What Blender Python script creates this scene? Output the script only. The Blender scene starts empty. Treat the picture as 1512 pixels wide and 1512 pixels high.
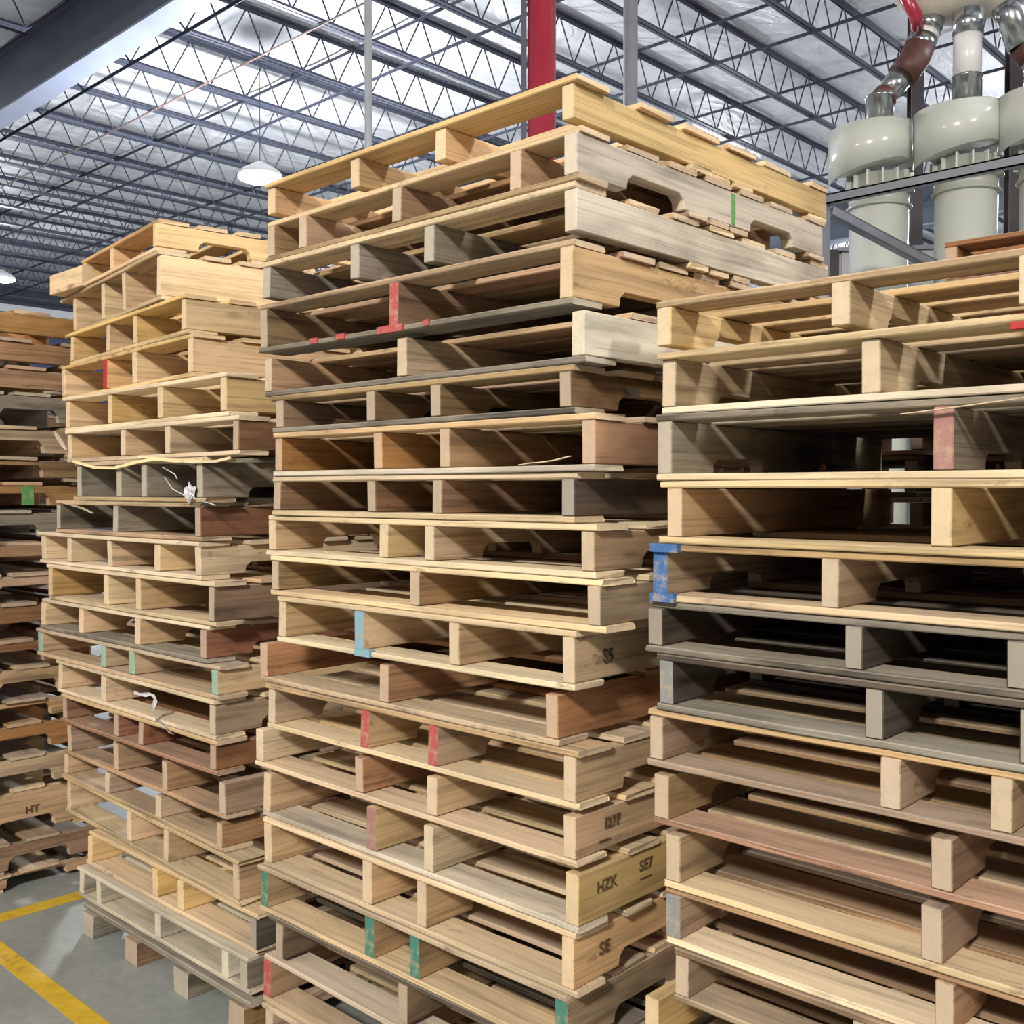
import bpy, bmesh, math, random
from mathutils import Vector, Matrix
R = random.Random(7)
C = bpy.context.scene.collection
PI = math.pi

# ------------------------------------------------------------------ camera
F, CX, CY, HOR, H = 1540.0, 756.0, 756.0, 725.0, 1.66
AZ = (-0.685, 0.728)                       # heading on the floor plane
_n = math.hypot(*AZ); AZ = (AZ[0]/_n, AZ[1]/_n)
CAM = Vector((1.474, -1.770, H))
pitch = math.atan((CY - HOR) / F)
fw = Vector((AZ[0]*math.cos(pitch), AZ[1]*math.cos(pitch), -math.sin(pitch)))
rt = Vector((AZ[1], -AZ[0], 0))
up = rt.cross(fw)
cd = bpy.data.cameras.new('camera'); cam = bpy.data.objects.new('camera', cd); C.objects.link(cam)
cd.sensor_width = 36; cd.lens = 36 * F / 1512; cd.clip_end = 300
cam.matrix_world = Matrix((( rt.x, up.x, -fw.x, CAM.x), (rt.y, up.y, -fw.y, CAM.y), (rt.z, up.z, -fw.z, CAM.z), (0,0,0,1)))
bpy.context.scene.camera = cam

def ray(px, py=HOR):
    return fw + rt*((px-CX)/F) + up*((CY-py)/F)
def on_y(px, py, y):                       # measured point on the vertical plane Y = y
    d = ray(px, py); return CAM + d*((y-CAM.y)/d.y)
def on_x(px, py, x):
    d = ray(px, py); return CAM + d*((x-CAM.x)/d.x)
def at_depth(px, py, dep):
    return CAM + ray(px, py)*dep

# ------------------------------------------------------------------ materials
def newmat(name):
    m = bpy.data.materials.new(name); m.use_nodes = True
    nt = m.node_tree; b = nt.nodes['Principled BSDF']; return m, nt, b
def N(nt, t, **k):
    n = nt.nodes.new(t)
    for a, v in k.items():
        if a in n.inputs: n.inputs[a].default_value = v
        else: setattr(n, a, v)
    return n
def math_n(nt, op, a, b=None, clamp=False):
    n = nt.nodes.new('ShaderNodeMath'); n.operation = op; n.use_clamp = clamp
    for i, v in enumerate((a, b)):
        if v is None: continue
        if isinstance(v, (int, float)): n.inputs[i].default_value = v
        else: nt.links.new(v, n.inputs[i])
    return n.outputs[0]
def mixc(nt, blend, fac, a, b):
    n = nt.nodes.new('ShaderNodeMix'); n.data_type = 'RGBA'; n.blend_type = blend
    for idx, v in ((0, fac), (6, a), (7, b)):
        if isinstance(v, (int, float)): n.inputs[idx].default_value = v
        elif isinstance(v, tuple): n.inputs[idx].default_value = (*v, 1)
        else: nt.links.new(v, n.inputs[idx])
    return n.outputs[2]
def ramp(nt, src, stops):
    r = nt.nodes.new('ShaderNodeValToRGB'); el = r.color_ramp.elements
    while len(el) < len(stops): el.new(.5)
    for e, (p, c) in zip(el, stops):
        e.position = p; e.color = (c, c, c, 1) if isinstance(c, (int, float)) else (*c, 1)
    nt.links.new(src, r.inputs[0]); return r.outputs[0]

def wood(name, col, dirt=.25, grain=.5, red=0.0):
    m, nt, b = newmat(name); L = nt.links
    tc = N(nt, 'ShaderNodeTexCoord'); oi = N(nt, 'ShaderNodeObjectInfo')
    off = N(nt, 'ShaderNodeCombineXYZ')
    r1 = math_n(nt, 'MULTIPLY', oi.outputs['Random'], 37.0); r2 = math_n(nt, 'MULTIPLY', oi.outputs['Random'], 91.0)
    L.new(r1, off.inputs[0]); L.new(r2, off.inputs[1]); L.new(r1, off.inputs[2])
    add = N(nt, 'ShaderNodeVectorMath', operation='ADD'); L.new(tc.outputs['Object'], add.inputs[0]); L.new(off.outputs[0], add.inputs[1])
    mp = N(nt, 'ShaderNodeMapping'); mp.inputs['Scale'].default_value = (1.6, 38, 38); L.new(add.outputs[0], mp.inputs[0])
    g = N(nt, 'ShaderNodeTexNoise', Scale=1.0, Detail=5.0, Roughness=.62, Distortion=.6); L.new(mp.outputs[0], g.inputs['Vector'])
    mp2 = N(nt, 'ShaderNodeMapping'); mp2.inputs['Scale'].default_value = (2.2, 9, 9); L.new(add.outputs[0], mp2.inputs[0])
    g2 = N(nt, 'ShaderNodeTexNoise', Scale=1.0, Detail=3.0, Roughness=.6); L.new(mp2.outputs[0], g2.inputs['Vector'])
    # knots
    mp3 = N(nt, 'ShaderNodeMapping'); mp3.inputs['Scale'].default_value = (3.0, 7, 7); L.new(add.outputs[0], mp3.inputs[0])
    vo = N(nt, 'ShaderNodeTexVoronoi', Scale=1.0); L.new(mp3.outputs[0], vo.inputs['Vector'])
    kn = ramp(nt, vo.outputs['Distance'], [(0.05, .35), (.13, 1.0)])
    gr = ramp(nt, g.outputs['Fac'], [(.30, 1 - .75*grain), (.5, 1.0), (.72, 1.12)])
    bl = ramp(nt, g2.outputs['Fac'], [(.30, 1 - 1.6*dirt), (.52, 1.0), (.75, 1.08)])
    c = mixc(nt, 'MULTIPLY', 1.0, col, gr)
    c = mixc(nt, 'MULTIPLY', 1.0, c, bl)
    c = mixc(nt, 'MULTIPLY', .45, c, kn)
    mp4 = N(nt, 'ShaderNodeMapping'); mp4.inputs['Scale'].default_value = (.9, 95, 95); L.new(add.outputs[0], mp4.inputs[0])
    g4 = N(nt, 'ShaderNodeTexNoise', Scale=1.0, Detail=3.0, Roughness=.7, Distortion=1.5); L.new(mp4.outputs[0], g4.inputs['Vector'])
    c = mixc(nt, 'MULTIPLY', 1.0, c, ramp(nt, g4.outputs['Fac'], [(.32, 1 - .55*grain), (.46, 1.0)]))
    mp5 = N(nt, 'ShaderNodeMapping'); mp5.inputs['Scale'].default_value = (5, 12, 12); L.new(add.outputs[0], mp5.inputs[0])
    g5 = N(nt, 'ShaderNodeTexNoise', Scale=1.0, Detail=6.0, Roughness=.75); L.new(mp5.outputs[0], g5.inputs['Vector'])
    c = mixc(nt, 'MULTIPLY', 1.0, c, ramp(nt, g5.outputs['Fac'], [(.28, (.36, .31, .27)), (.40, 1.0)]))
    hs = N(nt, 'ShaderNodeHueSaturation'); L.new(c, hs.inputs['Color'])
    L.new(math_n(nt, 'ADD', math_n(nt, 'MULTIPLY', oi.outputs['Random'], .42), .78), hs.inputs['Value'])
    rs = math_n(nt, 'FRACT', math_n(nt, 'MULTIPLY', oi.outputs['Random'], 13.7))
    L.new(math_n(nt, 'ADD', math_n(nt, 'MULTIPLY', rs, .34), .78), hs.inputs['Saturation'])
    rh = math_n(nt, 'FRACT', math_n(nt, 'MULTIPLY', oi.outputs['Random'], 7.31))
    L.new(math_n(nt, 'ADD', math_n(nt, 'MULTIPLY', rh, .022), .489), hs.inputs['Hue'])
    # end grain reads paler and dustier
    sx = N(nt, 'ShaderNodeSeparateXYZ'); L.new(tc.outputs['Normal'], sx.inputs[0])
    endf = math_n(nt, 'GREATER_THAN', math_n(nt, 'ABSOLUTE', sx.outputs[0]), .8)
    pale = mixc(nt, 'MIX', .72, hs.outputs[0], tuple(min(1, .45*v + .37) * s for v, s in zip(col, (1.0, .92, .77))))
    c = mixc(nt, 'MIX', endf, hs.outputs[0], pale)
    # dust on faces that look up
    geo = N(nt, 'ShaderNodeNewGeometry'); sz = N(nt, 'ShaderNodeSeparateXYZ'); L.new(geo.outputs['Normal'], sz.inputs[0])
    upf = math_n(nt, 'MULTIPLY', math_n(nt, 'GREATER_THAN', sz.outputs[2], .7), .22)
    c = mixc(nt, 'MIX', upf, c, (.50, .46, .39))
    L.new(c, b.inputs['Base Color']); b.inputs['Roughness'].default_value = .78
    b.inputs['Specular IOR Level'].default_value = .25
    bp = N(nt, 'ShaderNodeBump', Strength=.25, Distance=.004); L.new(g.outputs['Fac'], bp.inputs['Height']); L.new(bp.outputs[0], b.inputs['Normal'])
    return m

W_ = {
 'pale':   wood('wood_pale_pine', (.65, .47, .275), .22, .62),
 'bright': wood('wood_bright_new_pine', (.77, .60, .38), .16, .48),
 'yellow': wood('wood_yellow_pine', (.71, .485, .235), .18, .58),
 'tan':    wood('wood_tan', (.47, .315, .18), .30, .68),
 'brown':  wood('wood_brown', (.30, .188, .10), .36, .72),
 'orange': wood('wood_orange_brown', (.46, .245, .11), .30, .66),
 'red':    wood('wood_red_brown', (.31, .155, .085), .34, .66),
 'white':  wood('wood_whitewashed', (.63, .56, .44), .30, .50),
 'grey':   wood('wood_weathered_grey', (.30, .262, .205), .42, .65),
 'dark':   wood('wood_dark_weathered', (.115, .09, .07), .5, .65),
}
def plain(name, col, rough=.6, metal=0.0, spec=.5, noise=0.0, nscale=8.0, bump=0.0):
    m, nt, b = newmat(name)
    b.inputs['Roughness'].default_value = rough; b.inputs['Metallic'].default_value = metal
    b.inputs['Specular IOR Level'].default_value = spec
    tc = N(nt, 'ShaderNodeTexCoord'); n = N(nt, 'ShaderNodeTexNoise', Scale=nscale, Detail=4.0)
    nt.links.new(tc.outputs['Object'], n.inputs['Vector'])
    rr = ramp(nt, n.outputs['Fac'], [(.3, 1 - noise), (.7, 1.0)])
    nt.links.new(mixc(nt, 'MULTIPLY', 1.0, col, rr), b.inputs['Base Color'])
    if bump:
        bp = N(nt, 'ShaderNodeBump', Strength=bump, Distance=.02); nt.links.new(n.outputs['Fac'], bp.inputs['Height']); nt.links.new(bp.outputs[0], b.inputs['Normal'])
    return m
def emis(name, col, s):
    m, nt, b = newmat(name); b.inputs['Emission Color'].default_value = (*col, 1); b.inputs['Emission Strength'].default_value = s
    b.inputs['Base Color'].default_value = (*col, 1); return m
def paint(name, col):
    m, nt, b = newmat(name); tc = N(nt, 'ShaderNodeTexCoord')
    n = N(nt, 'ShaderNodeTexNoise', Scale=38.0, Detail=6.0, Roughness=.7); nt.links.new(tc.outputs['Object'], n.inputs['Vector'])
    f = ramp(nt, n.outputs['Fac'], [(.36, .65), (.5, 0.0)])
    nt.links.new(mixc(nt, 'MIX', f, col, (.46, .36, .23)), b.inputs['Base Color']); b.inputs['Roughness'].default_value = .7
    return m
PT = {
 'green': paint('paint_teal_green', (.06, .21, .15)),
 'mint':  paint('paint_mint', (.27, .47, .37)),
 'redp':  paint('paint_red', (.44, .085, .08)),
 'red2':  plain('paint_bright_red', (.50, .03, .03), .6, noise=.2, nscale=30),
 'pink':  paint('paint_faded_pink', (.36, .18, .155)),
 'blue':  paint('paint_blue', (.05, .15, .36)),
 'lblue': paint('paint_light_blue', (.22, .40, .50)),
 'crayon': paint('crayon_green', (.10, .30, .10)),
 'greyp': paint('paint_grey', (.25, .26, .25)),
}
steel = plain('steel_dark_blue_grey', (.075, .082, .115), .42, .0, .6, noise=.25, nscale=5)
steel_thin = plain('steel_rod_dark', (.05, .055, .08), .5, .0, .5, noise=.2)
steel_mid = plain('steel_grey_rail', (.22, .23, .27), .4, .1, .6, noise=.2)
girder_m = plain('girder_slate_paint', (.10, .115, .15), .55, 0, .4, noise=.15, nscale=2)
flange_m = plain('girder_flange_paint', (.26, .29, .37), .5, 0, .5, noise=.15, nscale=2)
galv = plain('galvanised_sheet', (.62, .64, .65), .22, .95, .5, noise=.35, nscale=9)
pipe_w = plain('pipe_pale_metal', (.60, .63, .68), .35, .4, .6, noise=.1)
pipe_g = plain('pipe_grey', (.36, .38, .43), .4, .4, .6, noise=.15)
red_m = plain('column_red_enamel', (.42, .028, .055), .25, 0, .7, noise=.15, nscale=3)
brown_m = plain('duct_brown', (.115, .05, .04), .5, 0, .4, noise=.3)
brownpost = plain('post_dark_brown', (.055, .04, .045), .6, noise=.3)
cream = plain('enamel_cream_grey', (.60, .63, .57), .18, 0, .6, noise=.06, nscale=3)
cream_d = plain('enamel_grey_band', (.40, .42, .37), .3, 0, .5, noise=.1, nscale=3)
white_m = plain('duct_white', (.80, .80, .80), .3, 0, .5, noise=.05)
bag_m = plain('canvas_beige', (.66, .60, .50), .85, 0, .2, noise=.2, nscale=4, bump=.5)
plas = plain('plastic_film', (.62, .62, .64), .25, 0, .6, noise=.2, nscale=30)
ink = plain('ink_stamp_brown', (.17, .10, .045), .8, noise=.5, nscale=60)
ink2 = plain('ink_stamp_black', (.10, .085, .065), .8, noise=.5, nscale=60)
housing_m = plain('housing_grey_panel', (.45, .45, .46), .5, noise=.12, nscale=2)
lamp_m = emis('lamp_lens', (1.0, .98, 1.0), 90.0)
lamp_s = emis('lamp_strip', (.95, .97, 1.0), 14.0)
nail_m = plain('nail_head', (.10, .09, .08), .5, .6)

# ------------------------------------------------------------------ mesh helpers
def obj(name, bm, m, parent=None, loc=None, rot=None, smooth=False):
    me = bpy.data.meshes.new(name); bm.to_mesh(me); bm.free()
    for mm in (m if isinstance(m, (list, tuple)) else [m]): me.materials.append(mm)
    if smooth:
        for p in me.polygons: p.use_smooth = True
    o = bpy.data.objects.new(name, me); C.objects.link(o)
    if parent: o.parent = parent
    if loc is not None: o.location = loc
    if rot is not None: o.rotation_euler = rot
    return o
def tag(o, label=None, cat=None, group=None, kind=None):
    if label: o['label'] = label
    if cat: o['category'] = cat
    if group: o['group'] = group
    if kind: o['kind'] = kind
    return o
def empty(name, loc, rz=0.0):
    o = bpy.data.objects.new(name, None); C.objects.link(o); o.location = loc; o.rotation_euler = (0, 0, rz)
    o.empty_display_size = .1; return o
def add_box(bm, x0, x1, y0, y1, z0, z1, mi=0):
    v = [bm.verts.new((x, y, z)) for z in (z0, z1) for x, y in ((x0,y0),(x1,y0),(x1,y1),(x0,y1))]
    for f in ((3,2,1,0),(4,5,6,7),(0,1,5,4),(1,2,6,5),(2,3,7,6),(3,0,4,7)):
        bm.faces.new([v[i] for i in f]).material_index = mi
def add_tube(bm, p0, p1, r0, r1=None, n=12, caps=True, mi=0):
    p0, p1 = Vector(p0), Vector(p1); r1 = r0 if r1 is None else r1
    d = (p1-p0).normalized(); a = d.orthogonal().normalized(); b = d.cross(a)
    rings = []
    for p, r in ((p0, r0), (p1, r1)):
        rings.append([bm.verts.new(p + (a*math.cos(2*PI*i/n) + b*math.sin(2*PI*i/n))*r) for i in range(n)])
    for i in range(n):
        f = bm.faces.new((rings[0][i], rings[0][(i+1)%n], rings[1][(i+1)%n], rings[1][i])); f.material_index = mi; f.smooth = n > 6
    if caps:
        bm.faces.new(rings[0][::-1]).material_index = mi; bm.faces.new(rings[1]).material_index = mi
def add_path(bm, pts, r, n=12, mi=0):
    pts = [Vector(p) for p in pts]; prev = None; ref = None
    for i, p in enumerate(pts):
        d = (pts[min(i+1, len(pts)-1)] - pts[max(i-1, 0)]).normalized()
        a = d.orthogonal().normalized() if ref is None else (ref - d*ref.dot(d)).normalized()
        ref = a; b = d.cross(a)
        ring = [bm.verts.new(p + (a*math.cos(2*PI*k/n)+b*math.sin(2*PI*k/n))*(r[i] if isinstance(r, list) else r)) for k in range(n)]
        if prev:
            for k in range(n):
                f = bm.faces.new((prev[k], prev[(k+1)%n], ring[(k+1)%n], ring[k])); f.smooth = True; f.material_index = mi
        else: bm.faces.new(ring[::-1])
        prev = ring
    bm.faces.new(prev)
def add_lathe(bm, prof, n=40, c=(0,0,0), mi=0):
    rings = [[bm.verts.new((c[0]+r*math.cos(2*PI*i/n), c[1]+r*math.sin(2*PI*i/n), c[2]+z)) for i in range(n)] for r, z in prof]
    for a, b in zip(rings, rings[1:]):
        for i in range(n):
            f = bm.faces.new((a[i], a[(i+1)%n], b[(i+1)%n], b[i])); f.material_index = mi; f.smooth = True
    bm.faces.new(rings[0][::-1]); bm.faces.new(rings[-1])

def board_bm(L, w, t, warp=.0022, jag=.0, rnd=R, sag=0.0, twist=0.0):
    """a sawn board, length on X, centred; corners eased, slightly bowed, ends ragged"""
    bm = bmesh.new(); n = 7
    b1, b2, ph = rnd.uniform(-1, 1)*warp, rnd.uniform(-1, 1)*warp, rnd.uniform(0, 6)
    e = min(.0025, t*.2); rows = []
    for i in range(n+1):
        s = i/n; x = (s-.5)*L
        dz = -abs(b1)*math.sin(PI*s)*.6 + rnd.uniform(-.2, .2)*warp - sag*math.sin(PI*s)
        dy = b2*math.sin(ph+3*s) + rnd.uniform(-.5, .5)*warp
        ww = w/2 + rnd.uniform(-.6, .6)*warp
        xe = (rnd.uniform(-jag, jag) if i in (0, n) else 0)
        tw = twist*(s-.5)
        pr = []
        for yy, zz in ((-ww+e,-t/2),(ww-e,-t/2),(ww,-t/2+e),(ww,t/2-e),(ww-e,t/2),(-ww+e,t/2),(-ww,t/2-e),(-ww,-t/2+e)):
            xj = rnd.uniform(-jag, jag) if i in (0, n) else 0
            pr.append(bm.verts.new((x+xe+xj, yy+dy, zz+dz+tw*yy)))
        rows.append(pr)
    for a, b in zip(rows, rows[1:]):
        for k in range(8): bm.faces.new((a[k], a[(k+1)%8], b[(k+1)%8], b[k]))
    bm.faces.new(rows[0][::-1]); bm.faces.new(rows[-1])
    bmesh.ops.recalc_face_normals(bm, faces=bm.faces)
    return bm
def stringer_bm(L, th, h, notch=False, rnd=R, nd=.036):
    """length on X (0 = front end), thickness on Y centred, height on Z from 0; profile extruded then eased"""
    bm = bmesh.new()
    pts = [(0, 0)]
    if notch:
        for a, b in ((.16, .36), (.64, .84)):
            x0, x1 = a*L, b*L
            pts += [(x0-.004, 0), (x0, nd*.6), (x0+.018, nd), (x1-.018, nd), (x1, nd*.6), (x1+.004, 0)]
    else:
        for k in range(1, 6): pts.append((L*k/6, rnd.uniform(0, .0012)))
    pts.append((L, 0)); pts.append((L, h))
    for k in range(5, 0, -1): pts.append((L*k/6, h - rnd.uniform(0, .0014)))
    pts.append((0, h))
    a = [bm.verts.new((x + (rnd.uniform(-.002, .002) if x in (0, L) else 0), -th/2, z)) for x, z in pts]
    f = bm.faces.new(a)
    r = bmesh.ops.extrude_face_region(bm, geom=[f])
    vs = [v for v in r['geom'] if isinstance(v, bmesh.types.BMVert)]
    bmesh.ops.translate(bm, verts=vs, vec=(0, th, 0))
    bmesh.ops.recalc_face_normals(bm, faces=bm.faces)
    bmesh.ops.bevel(bm, geom=[e for e in bm.edges if e.calc_face_angle(0) > .5], offset=.002, segments=1, affect='EDGES')
    return bm
def text_mesh(s, size, m, parent, loc, rot, name='stamp'):
    cu = bpy.data.curves.new(name, 'FONT'); cu.body = s; cu.size = size; cu.extrude = .0004; cu.align_x = 'CENTER'; cu.align_y = 'CENTER'; cu.resolution_u = 3; cu.offset = .0008
    t = bpy.data.objects.new(name, cu); C.objects.link(t)
    me = bpy.data.meshes.new_from_object(t.evaluated_get(bpy.context.evaluated_depsgraph_get()))
    bpy.data.objects.remove(t); me.materials.clear(); me.materials.append(m)
    o = bpy.data.objects.new(name, me); C.objects.link(o); o.parent = parent; o.location = loc; o.rotation_euler = rot; return o

# ------------------------------------------------------------------ pallets
TD = .016
def pallet(label, group, corner, yaw, W, L, z0, z1, fr, tone, opt, rnd):
    """corner = front corner (x, y) on the +X side; the front face runs to -X, stringers run to +Y; yaw turns the face"""
    deck, strg, side = (tone + (tone[-1],)*2)[:3]
    ca, sa = math.cos(-yaw), math.sin(-yaw)
    cx = corner[0] + ca*(-W/2) - sa*(L/2); cy = corner[1] + sa*(-W/2) + ca*(L/2)
    root = empty('wooden_pallet', (cx, cy, z0), -yaw)
    tag(root, label, 'pallet', group)
    h = z1 - z0; td = opt.get('td', TD); hs = h - 2*td
    zb = td; top_lead = 'nt' not in opt; bot_lead = 'nb' not in opt
    # fr: distances from the -X edge of the left side of each stringer
    th = opt.get('th', .037)
    ends = opt.get('ends', {}); n = len(fr)
    for i, f in enumerate(fr):
        x = -W/2 + f + th/2
        m = W_[side if i == n-1 else (opt.get('mid', {}).get(i, strg))]
        mats = [m]
        inset = opt.get('inset', .004)
        notch = opt.get('notch', True)
        if i == n-1 and 'snotch' in opt: notch = opt['snotch']
        bm = stringer_bm(L-2*inset, th*rnd.uniform(.93, 1.05), hs, notch, rnd, opt.get('nd', .036))
        if i in ends:
            mats.append(PT[ends[i]])
            for fc in bm.faces:
                c = fc.calc_center_median()
                if c.x < .004 or (opt.get('paintside') and c.x < .2): fc.material_index = 1
            # thin overspray just behind the end
        sk = rnd.uniform(-.006, .006)
        so = obj('stringer', bm, mats, root, (x, -L/2+inset, zb), (0, 0, PI/2+sk))
        if i in ends: so['label'] = {'green':'teal green painted end','mint':'mint green painted end','redp':'red painted end','pink':'faded pink painted end','red2':'bright red painted end','blue':'blue painted end','lblue':'light blue painted end','greyp':'grey painted end'}[ends[i]]
        if i == n-1 and 'tick' in opt:
            xx, wd = opt['tick']; mb = bmesh.new(); add_box(mb, xx, xx+wd, -th/2*1.05-.0015, -th/2, hs*.05, hs*.95)
            tk = obj('paint_mark', mb, PT['crayon'], so); tk['label'] = 'green crayon tick'
        if i == n-1 and 'stamp' in opt:
            for (txt, sz, xx, zz, mk) in opt['stamp']:
                text_mesh(txt, sz, mk, so, (xx, -th/2*1.05-.0012, hs*zz), (PI/2, 0, 0))
    for (a, c2, q0, q1, pk) in opt.get('marks', ()):
        mb = bmesh.new(); add_box(mb, a-W/2, c2-W/2, -L/2-.008, -L/2+.012, h*q0, h*q1)
        obj('paint_mark', mb, PT[pk], root)
    # decks
    for lvl in (1, 0):
        if lvl: cnt = opt.get('ntop', 7)
        wl = .12 if lvl else .105
        if lvl:
            g = (L - .002)/cnt
            ys = [(g*(k+.5), rnd.uniform(.66, .84)*g) for k in range(cnt)]
            ys[0] = (rnd.uniform(.055, .062), rnd.uniform(.10, .12)); ys[-1] = (L-.055, .105)
        else:
            ys = [(.055, .105)] + [(L*q, .085) for q in (.41, .50, .59)] + [(L-.055, .105)]
        for k, (y, w) in enumerate(ys):
            if k == 0 and ((lvl and not top_lead) or (not lvl and not bot_lead)): continue
            if lvl and k in opt.get('gone', ()): continue
            tn = deck if rnd.random() > .12 else rnd.choice([deck, strg, 'tan' if deck in ('pale', 'bright', 'yellow') else deck])
            if k == 0: tn = opt.get('leadt' if lvl else 'leadb', deck)
            LL = W + rnd.uniform(-.006, .006)
            jg = opt.get('jag', .0025)
            tt = td - .0016
            z = (h - td/2) if lvl else td/2
            rz = rnd.uniform(-.003, .003)
            bb = board_bm(LL, w, tt, opt.get('warp', .0022), jg, rnd)
            ov = rnd.uniform(-.004, .003) if k == 0 else 0
            obj('deck_board', bb, W_[tn], root, (rnd.uniform(-.003, .003), -L/2+y+ov, z), (0, 0, rz))
    return root

ORD = ['topmost','second down','third down','fourth down','fifth down','sixth down','seventh down','eighth down','ninth down','tenth down','eleventh down','twelfth down','thirteenth down','fourteenth down','fifteenth down','sixteenth down','seventeenth down','eighteenth down','nineteenth down','lowest but none visible below']
LOOK = {'pale':'pale pine','bright':'bright new pine','yellow':'yellow pine','tan':'tan wooden','brown':'brown wooden','orange':'orange-brown wooden','red':'reddish-brown wooden','white':'whitewashed wooden','grey':'weathered grey','dark':'dark weathered'}
T = {'y':('yellow','yellow','yellow'),'p':('pale','pale','pale'),'b':('bright','pale','pale')}

# each entry: y of top edge at the measured corner, x of that corner, x of the far edge, yaw deg, left x of inner stringers, tones, options, look words
M_ = [
 (108, 850, 395, 0, [395, 517, 641, 825], ('yellow','yellow','yellow'), {'nb':1,'notch':False,'ntop':6}, 'with no lead board below'),
 (182, 851, 394, 0, [395, 441, 578, 750, 833], ('tan','tan','white'), {'leadt':'pale','tick':(.63,.018)}, 'with a green tick on its side'),
 (265, 850, 388, 0, [388, 517, 625, 833], ('pale','grey','white'), {'notch':False,'nb':1}, 'with a long whitish side beam'),
 (350, 846, 384, 0, [384, 573, 825], ('tan','brown','yellow'), {'ends':{1:'redp'},'leadb':'grey','pmarks':[(560,598,.0,.12,'redp'),(500,512,.02,.12,'redp'),(461,472,.02,.12,'redp'),(628,636,.02,.12,'redp')]}, 'with one red-painted block end'),
 (446, 862, 390, 0, [390, 585, 843], ('tan','tan','white'), {'nt':1,'notch':False,'leadb':'grey'}, 'with a missing front top board'),
 (536, 846, 400, 0, [407, 540, 634, 819], ('tan','brown','brown'), {'leadt':'tan','leadb':'grey','stamp':[('IIIIIII', .03, .22, .55, ink2)]}, 'under a blackened board'),
 (608, 880, 405, 0, [405, 550, 648, 858], ('pale','orange','orange'), {'notch':False,'leadb':'white','stamp':[('HT', .03, .27, .45, ink)]}, 'with an orange side beam'),
 (696, 850, 402, 0, [402, 540, 636, 822], ('pale','brown','dark'), {'notch':False,'leadt':'bright'}, 'with a dark stained side beam'),
 (774, 880, 394, 0, [394, 558, 624, 854], ('bright','pale','tan'), {'leadt':'bright'}, 'with five ridges along its side'),
 (856, 888, 398, 0, [399, 603, 866], ('bright','tan','tan'), {'notch':False}, 'with only three stringers'),
 (932, 851, 408, 0, [409, 521, 661, 826], ('bright','pale','pale'), {'ends':{1:'lblue'},'pmarks':[(526,548,.0,.14,'lblue')],'notch':False,'stamp':[('S5', .042, .12, .48, ink2)]}, 'with a light blue stringer'),
 (1018, 826, 380, 0, [381, 558, 795], ('orange','orange','orange'), {'nt':1,'notch':False,'gone':(1,),'leadb':'tan'}, 'with open front and three stringers'),
 (1110, 853, 392, 0, [393, 529, 629, 830], ('pale','pale','pale'), {'ends':{1:'redp',2:'redp'},'leadb':'bright','leadt':'tan'}, 'with two red stringer ends'),
 (1199, 853, 374, 0, [375, 521, 627, 830], ('pale','pale','pale'), {'nt':1,'leadb':'bright','mid':{1:'orange'},'notch':False,'stamp':[('I27F', .034, .13, .62, ink), ('__', .04, .1, .4, ink)]}, 'stamped on its side'),
 (1284, 854, 384, 0, [385, 538, 622, 834], ('pale','pale','yellow'), {'nt':1,'leadb':'white','notch':False,'ends':{1:'pink'},'stamp':[('HZK', .036, .10, .60, ink), ('SE7', .036, .25, .66, ink), ('___', .03, .25, .50, ink)]}, 'with two ink stamps on its side'),
 (1380, 850, 384, 0, [386, 531, 612, 826], ('bright','pale','yellow'), {'leadt':'bright','stamp':[('SE', .042, .11, .55, ink)]}, 'with dusty deck and short stamp'),
 (1472, 838, 379, 0, [380, 535, 601, 820], ('pale','tan','tan'), {'ends':{0:'green',1:'green',2:'green',3:'green'}}, 'with four green stringer ends'),
 (1568, 846, 392, 0, [402, 584, 826], ('dark','brown','tan'), {'notch':False,'nb':1}, 'with blackened deck boards'),
 (1654, 846, 384, 0, [384, 560, 640, 826], ('pale','tan','tan'), {'ends':{0:'redp'},'leadt':'bright'}, 'with a red corner end'),
 (1748, 846, 386, 0, [386, 520, 826], ('pale','tan','tan'), {}, 'by the floor'),
]
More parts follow.
